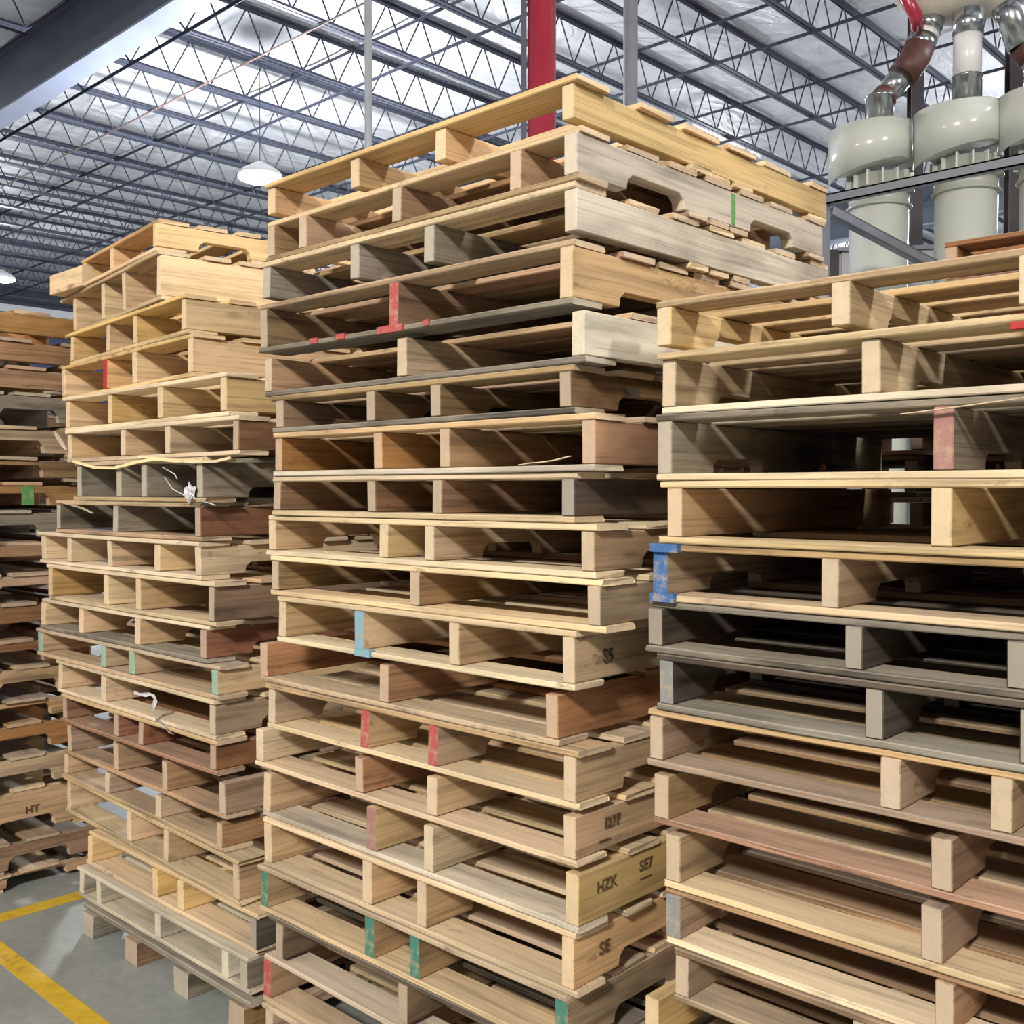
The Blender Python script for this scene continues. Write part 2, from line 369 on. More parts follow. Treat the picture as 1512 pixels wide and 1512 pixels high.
L_ = [
 (320, 233, 122, 8, [123, 163, 228], ('yellow','yellow','yellow'), {}, 'turned askew'),
 (367, 238, 92, 8.5, [109, 150, 181, 232], ('pale','yellow','bright'), {'notch':False}, 'with a whitish side beam'),
 (432, 276, 104, 6, [105, 157, 197, 268], ('yellow','yellow','yellow'), {'notch':False}, 'with bold grain on its side'),
 (490, 286, 90, 5, [91, 152, 195, 276], ('yellow','yellow','yellow'), {'ends':{1:'red2'},'paintside':1,'notch':False}, 'with a bright red block inside'),
 (548, 336, 95, 2, [96, 158, 232, 321], ('bright','yellow','yellow'), {'notch':False}, 'pushed out past its neighbours'),
 (612, 352, 97, 0, [98, 177, 242, 343], ('bright','pale','red'), {'notch':False,'leadb':'bright'}, 'with a red-brown side beam'),
 (674, 300, 108, 0, [113, 170, 208, 287], ('grey','grey','grey'), {'leadt':'bright','leadb':'pale','jag':.01,'warp':.003}, 'with splintered white board on top'),
 (742, 296, 81, 0, [82, 165, 283], ('brown','grey','red'), {'leadt':'tan','leadb':'tan','jag':.008,'notch':False}, 'with grey stringer ends'),
 (800, 296, 58, 0, [59, 97, 156, 225, 284], ('bright','pale','pale'), {}, 'with five stringers'),
 (860, 316, 68, 0, [69, 150, 197, 303], ('pale','yellow','brown'), {'notch':False}, 'with a brown side beam'),
 (924, 303, 58, 0, [49, 113, 196, 283], ('bright','yellow','red'), {'leadb':'grey'}, 'with a dusty grey lower board'),
 (984, 320, 52, 0, [53, 145, 187, 306], ('pale','pale','pale'), {'ends':{0:'mint',1:'mint',2:'mint',3:'mint'},'notch':False}, 'with four mint green stringer ends'),
 (1034, 317, 81, 0, [82, 145, 303], ('bright','pale','tan'), {'stamp':[('IE5I', .045, .30, .5, ink)]}, 'with a boxed stamp'),
 (1094, 317, 87, 0, [88, 164, 200, 303], ('red','red','red'), {'leadt':'pale','notch':False}, 'with rosy lower board'),
 (1150, 330, 90, 1, [95, 163, 235, 318], ('tan','tan','tan'), {'nt':1,'stamp':[('O', .04, .16, .7, ink)]}, 'with gaps in its dusty deck'),
 (1210, 326, 89, 2, [90, 150, 225, 311], ('pale','pale','orange'), {'nt':1,'notch':False,'gone':(1,2)}, 'open at the front'),
 (1270, 350, 92, 2, [94, 181, 236, 338], ('pale','pale','tan'), {'gone':(1,),'jag':.01}, 'with a loose cracked board'),
 (1350, 375, 122, 0, [124, 219, 256, 364], ('pale','yellow','dark'), {'jag':.012,'warp':.003}, 'with broken boards and a dark corner'),
 (1415, 362, 110, 0, [111, 136, 222, 322, 347], ('white','white','grey'), {'notch':False,'plane':-.03}, 'long'),
]
R_ = [
 (442, 966, [968, 1224, 1500], ('pale','pale','pale'), {'nb':1,'ntop':6}, 'with open deck showing the ceiling'),
 (520, 974, [975, 1269, 1560], ('pale','pale','pale'), {'leadb':'white','pmarks':[(1492,1545,.80,.99,'red2')]}, 'with red paint near one end'),
 (611, 968, [969, 1375], ('grey','grey','grey'), {'ends':{1:'pink'},'leadb':'bright'}, 'with a faded pink middle stringer'),
 (710, 972, [984, 1373], ('yellow','yellow','yellow'), {'notch':False}, 'with honey-coloured boards'),
 (803, 962, [963, 1211, 1520], ('tan','tan','tan'), {'ends':{0:'blue'},'leadb':'pale','pmarks':[(963,1003,.86,1.0,'blue'),(963,998,.0,.15,'blue')]}, 'with a blue-painted corner'),
 (889, 955, [956, 1247, 1488], ('dark','dark','dark'), {'leadt':'grey','leadb':'grey','notch':False,'jag':.006}, 'frayed'),
 (966, 970, [972, 1278, 1508], ('dark','dark','dark'), {'leadt':'dark','leadb':'grey','ends':{0:'greyp'}}, 'with a thick grey lower board'),
 (1051, 957, [958, 1302, 1465], ('yellow','tan','tan'), {'leadb':'tan'}, 'with four stringers and a dusty deck'),
 (1136, 964, [966, 1378], ('tan','tan','tan'), {'leadb':'orange','nt':1}, 'with a rosy lower board'),
 (1222, 982, [983, 1364], ('tan','tan','tan'), {'nt':1,'leadb':'yellow'}, 'with a yellowish lower board'),
 (1311, 982, [983, 1384], ('tan','tan','tan'), {'ends':{0:'greyp'},'leadb':'bright'}, 'with grey paint on its corner'),
 (1394, 995, [997, 1262, 1500], ('tan','tan','tan'), {'leadb':'tan'}, 'with a brown nail-dotted corner'),
 (1474, 950, [952, 1330], ('tan','yellow','yellow'), {'nt':1}, 'sticking out past those above'),
 (1560, 980, [982, 1350], ('tan','tan','tan'), {}, 'fourteenth down'),
 (1652, 980, [982, 1350], ('tan','tan','tan'), {}, 'fifteenth down'),
 (1746, 975, [977, 1350], ('tan','tan','tan'), {}, 'on the floor'),
]
FY = [457, 498, 538, 578, 628, 674, 711, 753, 800, 846, 890, 944, 986, 1034, 1070, 1117, 1168, 1240, 1287]
FT = ['orange','brown','orange','grey','tan','brown','orange','grey','orange','tan','brown','red','tan','tan','orange','tan','yellow','brown','pale']

def solve_w(corner, yaw, xl):
    d = ray(xl); l = Vector((-math.cos(yaw), math.sin(yaw)))
    # CAM + t d = corner + s l
    a, b = d.x, -l.x; c, e = d.y, -l.y
    rx, ry = corner[0]-CAM.x, corner[1]-CAM.y
    det = a*e - b*c
    s = (a*ry - c*rx)/det
    return s

def stack(rows, plane, name, group, depthL, seed):
    rnd = random.Random(seed)
    n = len(rows); zs = []
    for r in rows:
        zs.append(on_y(r[1], r[0], r[6].get('plane', plane)).z)
    base = .0
    if name == 'L': base = .122          # rests on the block pallet
    zs.append(base)
    for i, r in enumerate(rows):
        yt, xn, xl, yaw, st, tone, opt, look = r
        yw = math.radians(yaw + rnd.uniform(-.5, .5)*(.6))
        c = on_y(xn, HOR, opt.get('plane', plane)); corner = (c.x, c.y)
        W = solve_w(corner, yw, xl)
        fr = []
        for x in st:
            s = solve_w(corner, yw, x); fr.append(max(0.0, min(W-s, W-.038)))
        fr[-1] = max(fr[-1], W-.045); fr[-1] = min(fr[-1], W-.0385)
        L = depthL + rnd.uniform(-.03, .02)
        if 'pmarks' in opt: opt['marks'] = [(W-solve_w(corner, yw, a), W-solve_w(corner, yw, b_), q0, q1, k) for a, b_, q0, q1, k in opt['pmarks']]
        if name == 'L' and i < 3: L = .95
        if name == 'M' and i in (0, 2): L = 1.19
        if name == 'M' and i == 1: L = 1.15
        where = group[0]
        lb = f"{LOOK[tone[0]]} pallet {look}, {ORD[i]} in {where}"
        if len(lb.split()) > 15 or len(lb.replace('-', ' ').split()) > 16: print('LONG', lb)
        if i == n-1 and name == 'M': lb = f"{LOOK[tone[0]]} pallet flat on the floor at the base of {where}"
        if i == n-1 and name == 'L': lb = 'long dusty pale pallet resting on the block pallet under the narrow stack'
        pallet(lb, group[1], corner, yw, W, L, zs[i+1], zs[i], fr, tone, opt, rnd)
    return zs
zM = stack(M_, 0.0, 'M', ('the tallest stack', 'pallets in the tallest stack'), 1.12, 11)
zL = stack(L_, 0.0, 'L', ('the narrow stack', 'pallets in the narrow stack'), 1.10, 12)

def stackR():
    rnd = random.Random(13); plane = .117
    zs = [on_y(985, r[0], plane).z for r in R_] + [0.0]
    for i, r in enumerate(R_):
        yt, xl, st, tone, opt, look = r
        W = 1.16 + rnd.uniform(-.02, .02)
        yw = math.radians(rnd.uniform(-.5, .5))
        cl = on_y(xl, HOR, plane)
        corner = (cl.x + W*math.cos(yw), cl.y - W*math.sin(yw))
        fr = [W - solve_w(corner, yw, x) for x in st]
        if 'pmarks' in opt: opt['marks'] = [(W-solve_w(corner, yw, a), W-solve_w(corner, yw, b_), q0, q1, k) for a, b_, q0, q1, k in opt['pmarks']]
        fr = [max(0, f) for f in fr if f < W-.15] + [W-.04]
        lb = f"{LOOK[tone[0]]} pallet {look}, {ORD[i]} in the wide stack" if i not in (13, 14, 15) else f"tan wooden pallet {['fourteenth','fifteenth','sixteenth'][i-13]} down, low in the wide stack"
        pallet(lb, 'pallets in the wide stack', corner, yw, W, 1.10 + rnd.uniform(-.03, .03), zs[i+1], zs[i], fr, tone, opt, rnd)
    return zs
zR = stackR()

def stackF():
    rnd = random.Random(14); X = -2.97
    zs = [on_x(30, y, X).z for y in FY] + [0.0]
    for i, y in enumerate(FY):
        W = 1.15; L = 1.22 + rnd.uniform(-.03, .03)
        dx = rnd.uniform(-.04, .0); yw = math.radians(rnd.uniform(-1, 1))
        th = .038; tn = FT[i]
        corner = (X + dx, -.90 + rnd.uniform(-.07, .05))
        st = [0, W*.5-.02, W-.04]
        extra = {2:{'ends':{2:'redp'}}, 6:{'tick':(.92,.05)}, 16:{'stamp':[('HT', .045, .9, .5, ink)]}}.get(i, {})
        o = {'notch': i > 2, 'nd': .052, 'ntop': 6, 'warp': .002, **extra}
        lb = f"{LOOK[tn]} pallet seen side-on, {ORD[i]} in the brown stack"
        pallet(lb, 'pallets in the brown stack', corner, yw, W, L, zs[i+1], zs[i], st, (tn, tn, tn), o, rnd)
    return zs
zF = stackF()

# brown top shows over the wide stack; other stacks added unseen to darken gaps
def stack_back(xl, plane, W, top, n, seed, first, rest):
    rnd = random.Random(seed); hh = top/n
    for i in range(n):
        z1 = top - i*hh; tn = rnd.choice(['brown', 'tan', 'red', 'grey'])
        pallet(first if i == 0 and first else rest, 'pallets in the row behind', (xl + W + rnd.uniform(-.02, .02), plane), math.radians(rnd.uniform(-.6, .6)), W, 1.05, z1-hh, z1, [0, W*.5, W-.04], ('red', 'red', 'brown') if i == 0 and first else (tn, tn, 'brown'), {}, rnd)
bx = on_y(1400, HOR, 1.34)
stack_back(bx.x, 1.34, 1.12, on_y(1400, 356, 1.34).z, 19, 15, 'red-brown pallet peeking over the wide stack, below the white duct cyclone', 'brown pallet in the dark row behind the wide stack')
stack_back(-.93, 1.32, 1.16, 2.02, 16, 16, None, 'added brown pallet behind the tallest stack, unseen, keeping its gaps dark')

stack_back(-5.36, -.2, 1.14, 2.2, 17, 17, None, 'added brown pallet behind the brown stack, unseen, keeping its gaps dark')

stack_back(-2.5, 1.25, 1.12, 1.85, 15, 18, None, 'added brown pallet behind the narrow stack, unseen, keeping its gaps dark')

# block pallet carrying the narrow stack
def block_pallet():
    W, L = 1.20, 1.02
    c = on_y(361, HOR, -.04)
    a = on_y(115, HOR, -.04); W = c.x - a.x
    root = empty('block_pallet', ((a.x+c.x)/2, -.04+L/2, 0)); tag(root, 'grey block pallet with chunky feet on the floor under the narrow stack', 'pallet')
    for i in range(4):
        for j in range(3):
            x = -W/2 + .06 + i*(W-.12)/3; y = -L/2 + .06 + j*(L-.12)/2
            bm = board_bm(.12, .09, .084, .001, .002); o = obj('block', bm, W_['brown' if (i+j) % 2 else 'grey'], root, (x, y, .042), (0, 0, PI/2))
    for j in range(3):
        y = -L/2 + .06 + j*(L-.12)/2
        obj('stringer_board', board_bm(W, .1, .018), W_['grey'], root, (0, y, .0945))
    for k in range(7):
        x = -W/2 + .06 + k*(W-.12)/6
        obj('deck_board', board_bm(L-.09, .11, .018), W_['grey'], root, (x, .045, .1125), (0, 0, PI/2))
block_pallet()

# loose timber
def offcut():
    c = on_y(72, 430, .10); z = zL[1]
    d = on_y(120, 430, .10)
    w = d.x - c.x
    o = obj('lumber_block', board_bm(w, .09, zL[0]-zL[1]-.03, .001, .001), W_['yellow'], None, ((c.x+d.x)/2 + .01, .145, z + (zL[0]-zL[1]-.03)/2 + .001))
    tag(o, 'pale yellow lumber block jutting out beside the topmost pallet of the narrow stack', 'lumber')
offcut()

def sliver(pts, w, m, lab, cat='splinter', name='wood_splinter', th=.0015):
    b = bmesh.new(); prev = None; n = len(pts)
    for i, p in enumerate(pts):
        ww = w*(.25 + .75*math.sin(PI*(i+.5)/n)); q = [b.verts.new((p.x, p.y - ww/2, p.z)), b.verts.new((p.x, p.y + ww/2, p.z)), b.verts.new((p.x, p.y + ww/2, p.z+th)), b.verts.new((p.x, p.y - ww/2, p.z+th))]
        if prev:
            for k in range(4): b.faces.new((prev[k], prev[(k+1)%4], q[(k+1)%4], q[k]))
        else: b.faces.new(q[::-1])
        prev = q
    b.faces.new(prev); bmesh.ops.recalc_face_normals(b, faces=b.faces)
    c = pts[0].copy()
    for v in b.verts: v.co -= c
    return tag(obj(name, b, m, None, c), lab, cat)
bb = W_['bright']
sliver([on_y(x, y, .03) for x, y in ((766, 687), (785, 684), (800, 683), (820, 680), (843, 674))], .016, bb, 'thin pale wood splinter curling inside the pallet with the orange side beam')
sliver([on_y(x, y, .02) for x, y in ((480, 814), (500, 821), (515, 826), (531, 830))], .02, bb, 'pale splinter lifting off the board under the ridged-side pallet')
sliver([on_y(x, y, .11) for x, y in ((1330, 612), (1380, 606), (1440, 598), (1512, 588), (1560, 583))], .012, bb, 'long pale splinter hanging over the pallet with the faded pink stringer')
sliver([on_y(x, y, -.005) for x, y in ((80, 637), (85, 645), (91, 655), (97, 664))], .02, bb, 'short white splinter poking out beside the red-brown side beam pallet')
sliver([on_y(x, y, -.006) for x, y in ((108, 683), (140, 692), (170, 693), (205, 684), (232, 680), (262, 683), (300, 681))], .012, bb, 'wavy torn white wood strip above the grey pallet of the narrow stack', th=.010)
sliver([on_y(x, y, -.004) for x, y in ((205, 676), (250, 680), (285, 684), (320, 683), (340, 678))], .012, bb, 'torn white strip sagging below the red-brown side beam', th=.008)
sliver([on_y(x, y, .0) for x, y in ((84, 741), (100, 744), (120, 750), (137, 758))], .02, bb, 'white splintered sliver at the corner of the brown pallet')
# plastic film caught in the narrow stack
def film(px, py, r, lab, seed, strands):
    rnd = random.Random(seed); b = bmesh.new(); c = on_y(px, py, -.008)
    bmesh.ops.create_icosphere(b, subdivisions=3, radius=1)
    for v in b.verts:
        k = 1 + rnd.uniform(-.35, .35) + .3*math.sin(7*v.co.x+3*v.co.z)
        v.co = Vector((v.co.x*r*k, v.co.y*r*.35*k, v.co.z*r*.9*k))
    for st in strands:
        add_path(b, [on_y(x, y, -.012) - c for x, y in st], .0022, 6)
    tag(obj('plastic_film_scrap', b, plas, None, c), lab, 'plastic scrap')
film(281, 727, .026, 'crumpled grey plastic film scrap caught on the grey pallet corner', 3, [[(243, 705), (255, 722), (275, 733)], [(240, 690), (258, 700), (262, 708)], [(292, 738), (310, 743), (318, 746)]])
pts = [on_y(x, y, -.012) for x, y in ((200, 1022), (212, 1026), (222, 1024), (228, 1034), (226, 1046), (232, 1062), (243, 1074), (252, 1084))]
b_ = bmesh.new(); pv = None
for i, p_ in enumerate(pts):
    w_ = .012 + .008*math.sin(i*1.7); a_ = b_.verts.new((p_.x-w_, p_.y-.004*math.sin(i), p_.z+.004)); c_ = b_.verts.new((p_.x+w_, p_.y-.012*math.cos(i*1.3), p_.z-.004))
    if pv: b_.faces.new((pv[0], pv[1], c_, a_))
    pv = (a_, c_)
tag(obj('plastic_strip', b_, plas), 'twisted white plastic strip dangling from the pallet with a boxed stamp', 'plastic scrap')
# green crayon tick on the second pallet of the tallest stack is a part of it
# ------------------------------------------------------------------ floor, walls, ceiling
def struct(o): o['kind'] = 'structure'; return o
def floor_mat():
    m, nt, b = newmat('concrete_floor'); L = nt.links
    geo = N(nt, 'ShaderNodeNewGeometry')
    n1 = N(nt, 'ShaderNodeTexNoise', Scale=1.3, Detail=6.0, Roughness=.6); L.new(geo.outputs['Position'], n1.inputs['Vector'])
    n2 = N(nt, 'ShaderNodeTexNoise', Scale=22.0, Detail=6.0, Roughness=.7); L.new(geo.outputs['Position'], n2.inputs['Vector'])
    c = ramp(nt, n1.outputs['Fac'], [(.3, (.20, .225, .215)), (.55, (.275, .30, .285)), (.75, (.34, .355, .335))])
    c = mixc(nt, 'MULTIPLY', 1.0, c, ramp(nt, n2.outputs['Fac'], [(.3, .82), (.65, 1.05)]))
    L.new(c, b.inputs['Base Color'])
    L.new(ramp(nt, n1.outputs['Fac'], [(.3, .35), (.7, .6)]), b.inputs['Roughness'])
    return m
def yellow_mat():
    m, nt, b = newmat('floor_paint_yellow'); L = nt.links
    geo = N(nt, 'ShaderNodeNewGeometry')
    n2 = N(nt, 'ShaderNodeTexNoise', Scale=14.0, Detail=6.0, Roughness=.75); L.new(geo.outputs['Position'], n2.inputs['Vector'])
    c = ramp(nt, n2.outputs['Fac'], [(.30, (.22, .15, .04)), (.42, (.55, .36, .025)), (.7, (.70, .48, .035))])
    L.new(c, b.inputs['Base Color']); b.inputs['Roughness'].default_value = .6
    return m
bm = bmesh.new(); add_box(bm, -36, 12, -14, 40, -.1, 0); struct(obj('floor', bm, floor_mat()))
ym = yellow_mat()
bm = bmesh.new(); add_box(bm, -4.5, .9, -.358, -.285, 0, .0015)
tag(obj('floor_stripe', bm, ym), 'worn yellow painted stripe running along the front of the stacks', 'floor marking')
bm = bmesh.new(); add_box(bm, -2.775, -2.69, -.27, 1.6, 0, .0015)
tag(obj('floor_stripe', bm, ym), 'short yellow painted stripe between the brown stack and the narrow stack', 'floor marking')

def ceil_mat():
    m, nt, b = newmat('ceiling_white_insulation'); L = nt.links
    geo = N(nt, 'ShaderNodeNewGeometry'); 
    mp = N(nt, 'ShaderNodeMapping'); mp.inputs['Scale'].default_value = (.9, .5, 1); L.new(geo.outputs['Position'], mp.inputs[0])
    n1 = N(nt, 'ShaderNodeTexNoise', Scale=1.6, Detail=5.0, Roughness=.6, Distortion=1.2); L.new(mp.outputs[0], n1.inputs['Vector'])
    c = ramp(nt, n1.outputs['Fac'], [(.3, (.70, .70, .74)), (.6, (.90, .895, .92))])
    L.new(c, b.inputs['Base Color']); b.inputs['Roughness'].default_value = .42; b.inputs['Specular IOR Level'].default_value = .6
    bp = N(nt, 'ShaderNodeBump', Strength=.7, Distance=.12); L.new(n1.outputs['Fac'], bp.inputs['Height']); L.new(bp.outputs[0], b.inputs['Normal'])
    return m
ZB = H + 6.15; ZT = H + 6.80; ZC = ZT + .06
SP = 1.53; X0J = CAM.x - 2.087*6.15
Y1, YG, Y2 = CAM.y + 7.26, CAM.y + 6.55, CAM.y + 23.2
# insulation blanket: sags between joists
bm = bmesh.new(); nx, ny = 150, 54; grid = []
for i in range(nx+1):
    x = -36 + 48*i/nx; row = []
    for j in range(ny+1):
        y = -14 + 54*j/ny
        ph = ((x - X0J)/SP) % 1.0
        row.append(bm.verts.new((x, y, ZC - .05*math.sin(PI*ph)**.7 + R.uniform(-.01, .01))))
    grid.append(row)
for i in range(nx):
    for j in range(ny):
        bm.faces.new((grid[i][j], grid[i][j+1], grid[i+1][j+1], grid[i+1][j])).smooth = True
struct(obj('ceiling', bm, ceil_mat()))

wall_m = plain('wall_darkened_panel', (.10, .11, .14), .6, noise=.12, nscale=.6)  # shade put into the wall tone so openings in front stay dark
wallb = plain('wall_blue_band', (.035, .055, .15), .5, noise=.15, nscale=.8)
bm = bmesh.new(); add_box(bm, -34.6, -34.4, -14, 40, 0, ZC+.3); struct(obj('wall_left', bm, wall_m))
bm = bmesh.new(); add_box(bm, -34.4, -34.3, -14, 40, 4.6, H+5.85); struct(obj('trim_1', bm, wallb))
bm = bmesh.new(); add_box(bm, -36, 12, CAM.y+39, CAM.y+39.2, 0, ZC+.3); struct(obj('wall_back', bm, wall_m))
bm = bmesh.new(); add_box(bm, -34.25, -34.2, -14, 40, H+5.9, H+6.15); struct(obj('trim_2', bm, lamp_s if False else white_m))

# girders
def girder(y, lab):
    g = empty('roof_girder', (-12, y, H+5.85)); tag(g, lab, 'beam')
    def part(nm, x0, x1, y0, y1, z0, z1, m):
        b = bmesh.new(); add_box(b, x0, x1, y0, y1, z0, z1); return obj(nm, b, m, g)
    part('bottom_flange', -22, 24, -.17, .17, 0, .03, flange_m)
    part('web', -22, 24, -.02, .02, .03, .93, girder_m)
    part('top_flange', -22, 24, -.17, .17, .93, .96, girder_m)
girder(YG, 'deep slate-grey steel girder with pale lower flange crossing the top corner')
girder(Y2, 'dark steel girder far off behind the white cyclones')

# joists
def joist(x, ya, yb, lab, dbl=False):
    j = empty('roof_joist', (x, ya, ZB)); tag(j, lab, 'roof truss', 'open-web roof joists')
    Lh = yb - ya; d = ZT - ZB
    b = bmesh.new()
    add_box(b, -.062, -.010, .0, Lh, 0, .012); add_box(b, .010, .062, .0, Lh, 0, .012)
    add_box(b, -.016, -.010, .0, Lh, .012, .058); add_box(b, .010, .016, .0, Lh, .012, .058)
    obj('bottom_chord', b, steel, j)
    b = bmesh.new()
    add_box(b, -.068, -.010, -.62, Lh+.62, d-.012, d); add_box(b, .010, .068, -.62, Lh+.62, d-.012, d)
    add_box(b, -.016, -.010, -.62, Lh+.62, d-.062, d-.012); add_box(b, .010, .016, -.62, Lh+.62, d-.062, d-.012)
    obj('top_chord', b, steel, j)
    b = bmesh.new(); n = int(Lh/.62); p = Lh/n
    for k in range(n):
        add_tube(b, (0, k*p, .02), (0, (k+.5)*p, d-.02), .0115, n=6, caps=False)
        add_tube(b, (0, (k+.5)*p, d-.02), (0, (k+1)*p, .02), .0115, n=6, caps=False)
    add_tube(b, (0, 0, .02), (0, -.6, d-.03), .014, n=6); add_tube(b, (0, Lh, .02), (0, Lh+.6, d-.03), .014, n=6)
    obj('web', b, steel_thin, j)
for k in range(-14, 10):
    x = X0J + SP*k
    joist(x, Y1, Y2-.75, 'open-web steel roof joist running under the white ceiling beyond the near girder')
for k in range(-12, 10, 1):
    x = X0J + SP*k
    joist(x, Y2+.75, CAM.y+38.2, 'open-web steel roof joist in the far bay beyond the second girder')
for k in range(-6, 9):
    x = X0J + SP*k
    joist(x, YG-9.0, YG-.75, 'open-web steel roof joist on the camera side of the near girder')
# bridging
for q, (yy, zz) in enumerate([(7.26, ZB), (10.0, ZB), (10.0, ZT-.08), (13.0, ZB), (13.0, ZT-.08), (16.0, ZB), (16.0, ZT-.08), (19.0, ZB), (22.0, ZB)]):
    b = bmesh.new(); add_box(b, -34, 6, -.022, .022, -.004, 0); add_box(b, -34, 6, -.004, 0, -.04, -.004)
    o = obj('bridging_angle', b, steel_thin, None, (0, CAM.y+yy, zz))
    tag(o, 'thin dark steel bridging angle tying the roof joists together', 'roof bracing', 'bridging between the joists')
b = bmesh.new(); add_tube(b, (-34, 0, 0), (6, 0, 0), .014, n=8)
tag(obj('conduit_pipe', b, plain('rusty_conduit', (.30, .20, .17), .6), None, (0, CAM.y+8.35, ZB-.03)), 'thin rusty brown conduit crossing below the roof joists', 'pipe')

# ------------------------------------------------------------------ columns and pipes
def column(px, dep, r, m, name, lab, cat, z1=ZC, extra=None):
    p = at_depth(px, HOR, dep); root = empty(name, (p.x, p.y, 0)); tag(root, lab, cat)
    b = bmesh.new(); add_lathe(b, [(r, 0), (r, z1)], 32); obj('pipe', b, m, root)
    b = bmesh.new(); add_lathe(b, [(r*1.5, 0), (r*1.5, .02)], 32); obj('base_plate', b, steel_mid, root)
    return root
column(545.5, 10, .036, pipe_w, 'vertical_pipe', 'slim pale metal pipe rising to the ceiling behind the tallest stack', 'pipe')
cr = column(799.5, 10, .136, red_m, 'red_column', 'thick glossy red round column behind the topmost pallet', 'column')
p = at_depth(773.2, HOR, 10.0); b = bmesh.new(); add_box(b, -.027, .027, -.027, .027, 0, ZC)
tag(obj('steel_post', b, girder_m, None, (p.x, p.y, 0), (0, 0, math.atan2(rt.y, rt.x))), 'narrow dark steel post touching the red column', 'post')
column(929.5, 10, .068, pipe_g, 'vertical_pipe', 'thicker grey pipe rising behind the side of the topmost pallet', 'pipe')

# ------------------------------------------------------------------ cyclones
def cyclone(px, dep, yref, lab):
    c = at_depth(px, yref, dep)             # yref: middle of the scroll housing
    root = empty('dust_cyclone', (c.x, c.y, 0)); tag(root, lab, 'dust collector', 'cream dust cyclones')
    root.rotation_euler = (0, 0, math.atan2(rt.y, rt.x))
    zc = c.z; r = .245
    b = bmesh.new(); add_lathe(b, [(r, .0), (r, zc-.52)], 48); obj('lower_barrel', b, cream, root)
    b = bmesh.new(); add_lathe(b, [(r+.002, zc-.52), (r+.028, zc-.515), (r+.028, zc-.50), (r+.004, zc-.49), (r+.004, zc-.40), (r+.045, zc-.395), (r+.045, zc-.375), (r*.98, zc-.37), (r*.98, zc-.24)], 48)
    obj('collar', b, cream_d, root)
    for k in range(14):
        a = 2*PI*k/14; x, y = math.cos(a), math.sin(a)
        b = bmesh.new(); add_box(b, -.024, .024, -.007, .007, -.065, .065)
        obj('rib', b, cream, root, (x*(r+.012), y*(r+.012), zc-.29), (0, 0, a))
    # scroll housing: radius grows round to an outlet on the -x side
    b = bmesh.new(); ring_b, ring_t = [], []
    n = 48; prof = []
    for k in range(n+1):
        q = k/n                                     # widest on the -x side, tightening past the front
        a = PI*.93 + 2*PI*q
        rr = .255 + .165*max(0, 1 - q*1.9)
        prof.append((rr*math.cos(a), rr*math.sin(a)))
    for qi, (x, y) in enumerate(prof):
        ring_b.append(b.verts.new((x, y, zc-.15-.14*max(0, 1-qi/n*3.2)))); ring_t.append(b.verts.new((x, y, zc+.17)))
    for k in range(n):
        b.faces.new((ring_b[k], ring_b[k+1], ring_t[k+1], ring_t[k])).smooth = True
    b.faces.new((ring_b[-1], ring_b[0], ring_t[0], ring_t[-1]))
    b.faces.new(ring_t); b.faces.new(ring_b[::-1])
    bmesh.ops.recalc_face_normals(b, faces=b.faces)
    obj('scroll_housing', b, cream, root)
    b = bmesh.new(); add_lathe(b, [(.27, zc+.17), (.285, zc+.175), (.285, zc+.195), (.12, zc+.215)], 48); obj('lid_flange', b, cream_d, root)
    b = bmesh.new(); add_lathe(b, [(.118, zc+.20), (.118, zc+.44), (.124, zc+.445), (.124, zc+.46), (.10, zc+.46)], 40); obj('outlet_stub', b, galv, root)
    return root, c
c1, p1 = cyclone(1298, 9.0, 222, 'cream cyclone with brown elbow duct, beside the tip of the tallest stack')
c2, p2 = cyclone(1427, 8.66, 196, 'cream cyclone with straight white duct on top')
c3, p3 = cyclone(1556, 8.35, 172, 'cream cyclone cut off at the picture edge beyond the white duct one')

def duct(name, lab, segs, cat='duct'):
    root = empty(name, segs[0][0][0]); tag(root, lab, cat)
    inv = Vector(segs[0][0][0])
    for (pts, r, m, nm) in segs:
        b = bmesh.new(); add_path(b, [Vector(q)-inv for q in pts], r, 28); obj(nm, b, m, root)
    return root
D = 9.0
def P(px, py, dep=D): return at_depth(px, py, dep)
z_out1 = Vector((p1.x, p1.y, p1.z+.46))
duct('elbow_duct', 'jointed brown and galvanised elbow duct above the first cyclone', [
 ([z_out1, P(1299, 158), P(1303, 148), P(1311, 138)], [.112, .112, .112, .108], brown_m, 'lower_elbow'),
 ([P(1308, 141), P(1335, 108)], .106, galv, 'sleeve'),
 ([P(1331, 113), P(1343, 98), P(1350, 88), P(1358, 68)], .128, brown_m, 'upper_elbow'),
 ([P(1356, 74), P(1364, 55)], .122, galv, 'clamp_band'),
 ([P(1363, 59), P(1368, 46)], .118, white_m, 'white_sleeve'),
 ([P(1367, 48), P(1374, 26)], .125, galv, 'top_band')])
z_out2 = Vector((p2.x, p2.y, p2.z+.46))
dd = 8.66
duct('straight_duct', 'straight white duct between galvanised bands on the second cyclone', [
 ([z_out2, P(1429, 48, dd)], .112, white_m, 'tube'),
 ([P(1429, 54, dd), P(1430, 18, dd)], .122, galv, 'top_band')])
z_out3 = Vector((p3.x, p3.y, p3.z+.46))
duct('elbow_duct', 'galvanised and brown duct cut off at the top corner', [
 ([P(1524, 84, 8.5), P(1508, 66, 8.5)], .115, brown_m, 'elbow'),
 ([P(1510, 68, 8.5), P(1494, 26, 8.5), P(1484, 6, 8.5)], .118, galv, 'tube'),
 ([z_out3, P(1552, 110, 8.4), P(1540, 98, 8.45), P(1522, 82, 8.5)], .110, brown_m, 'lower_elbow')])
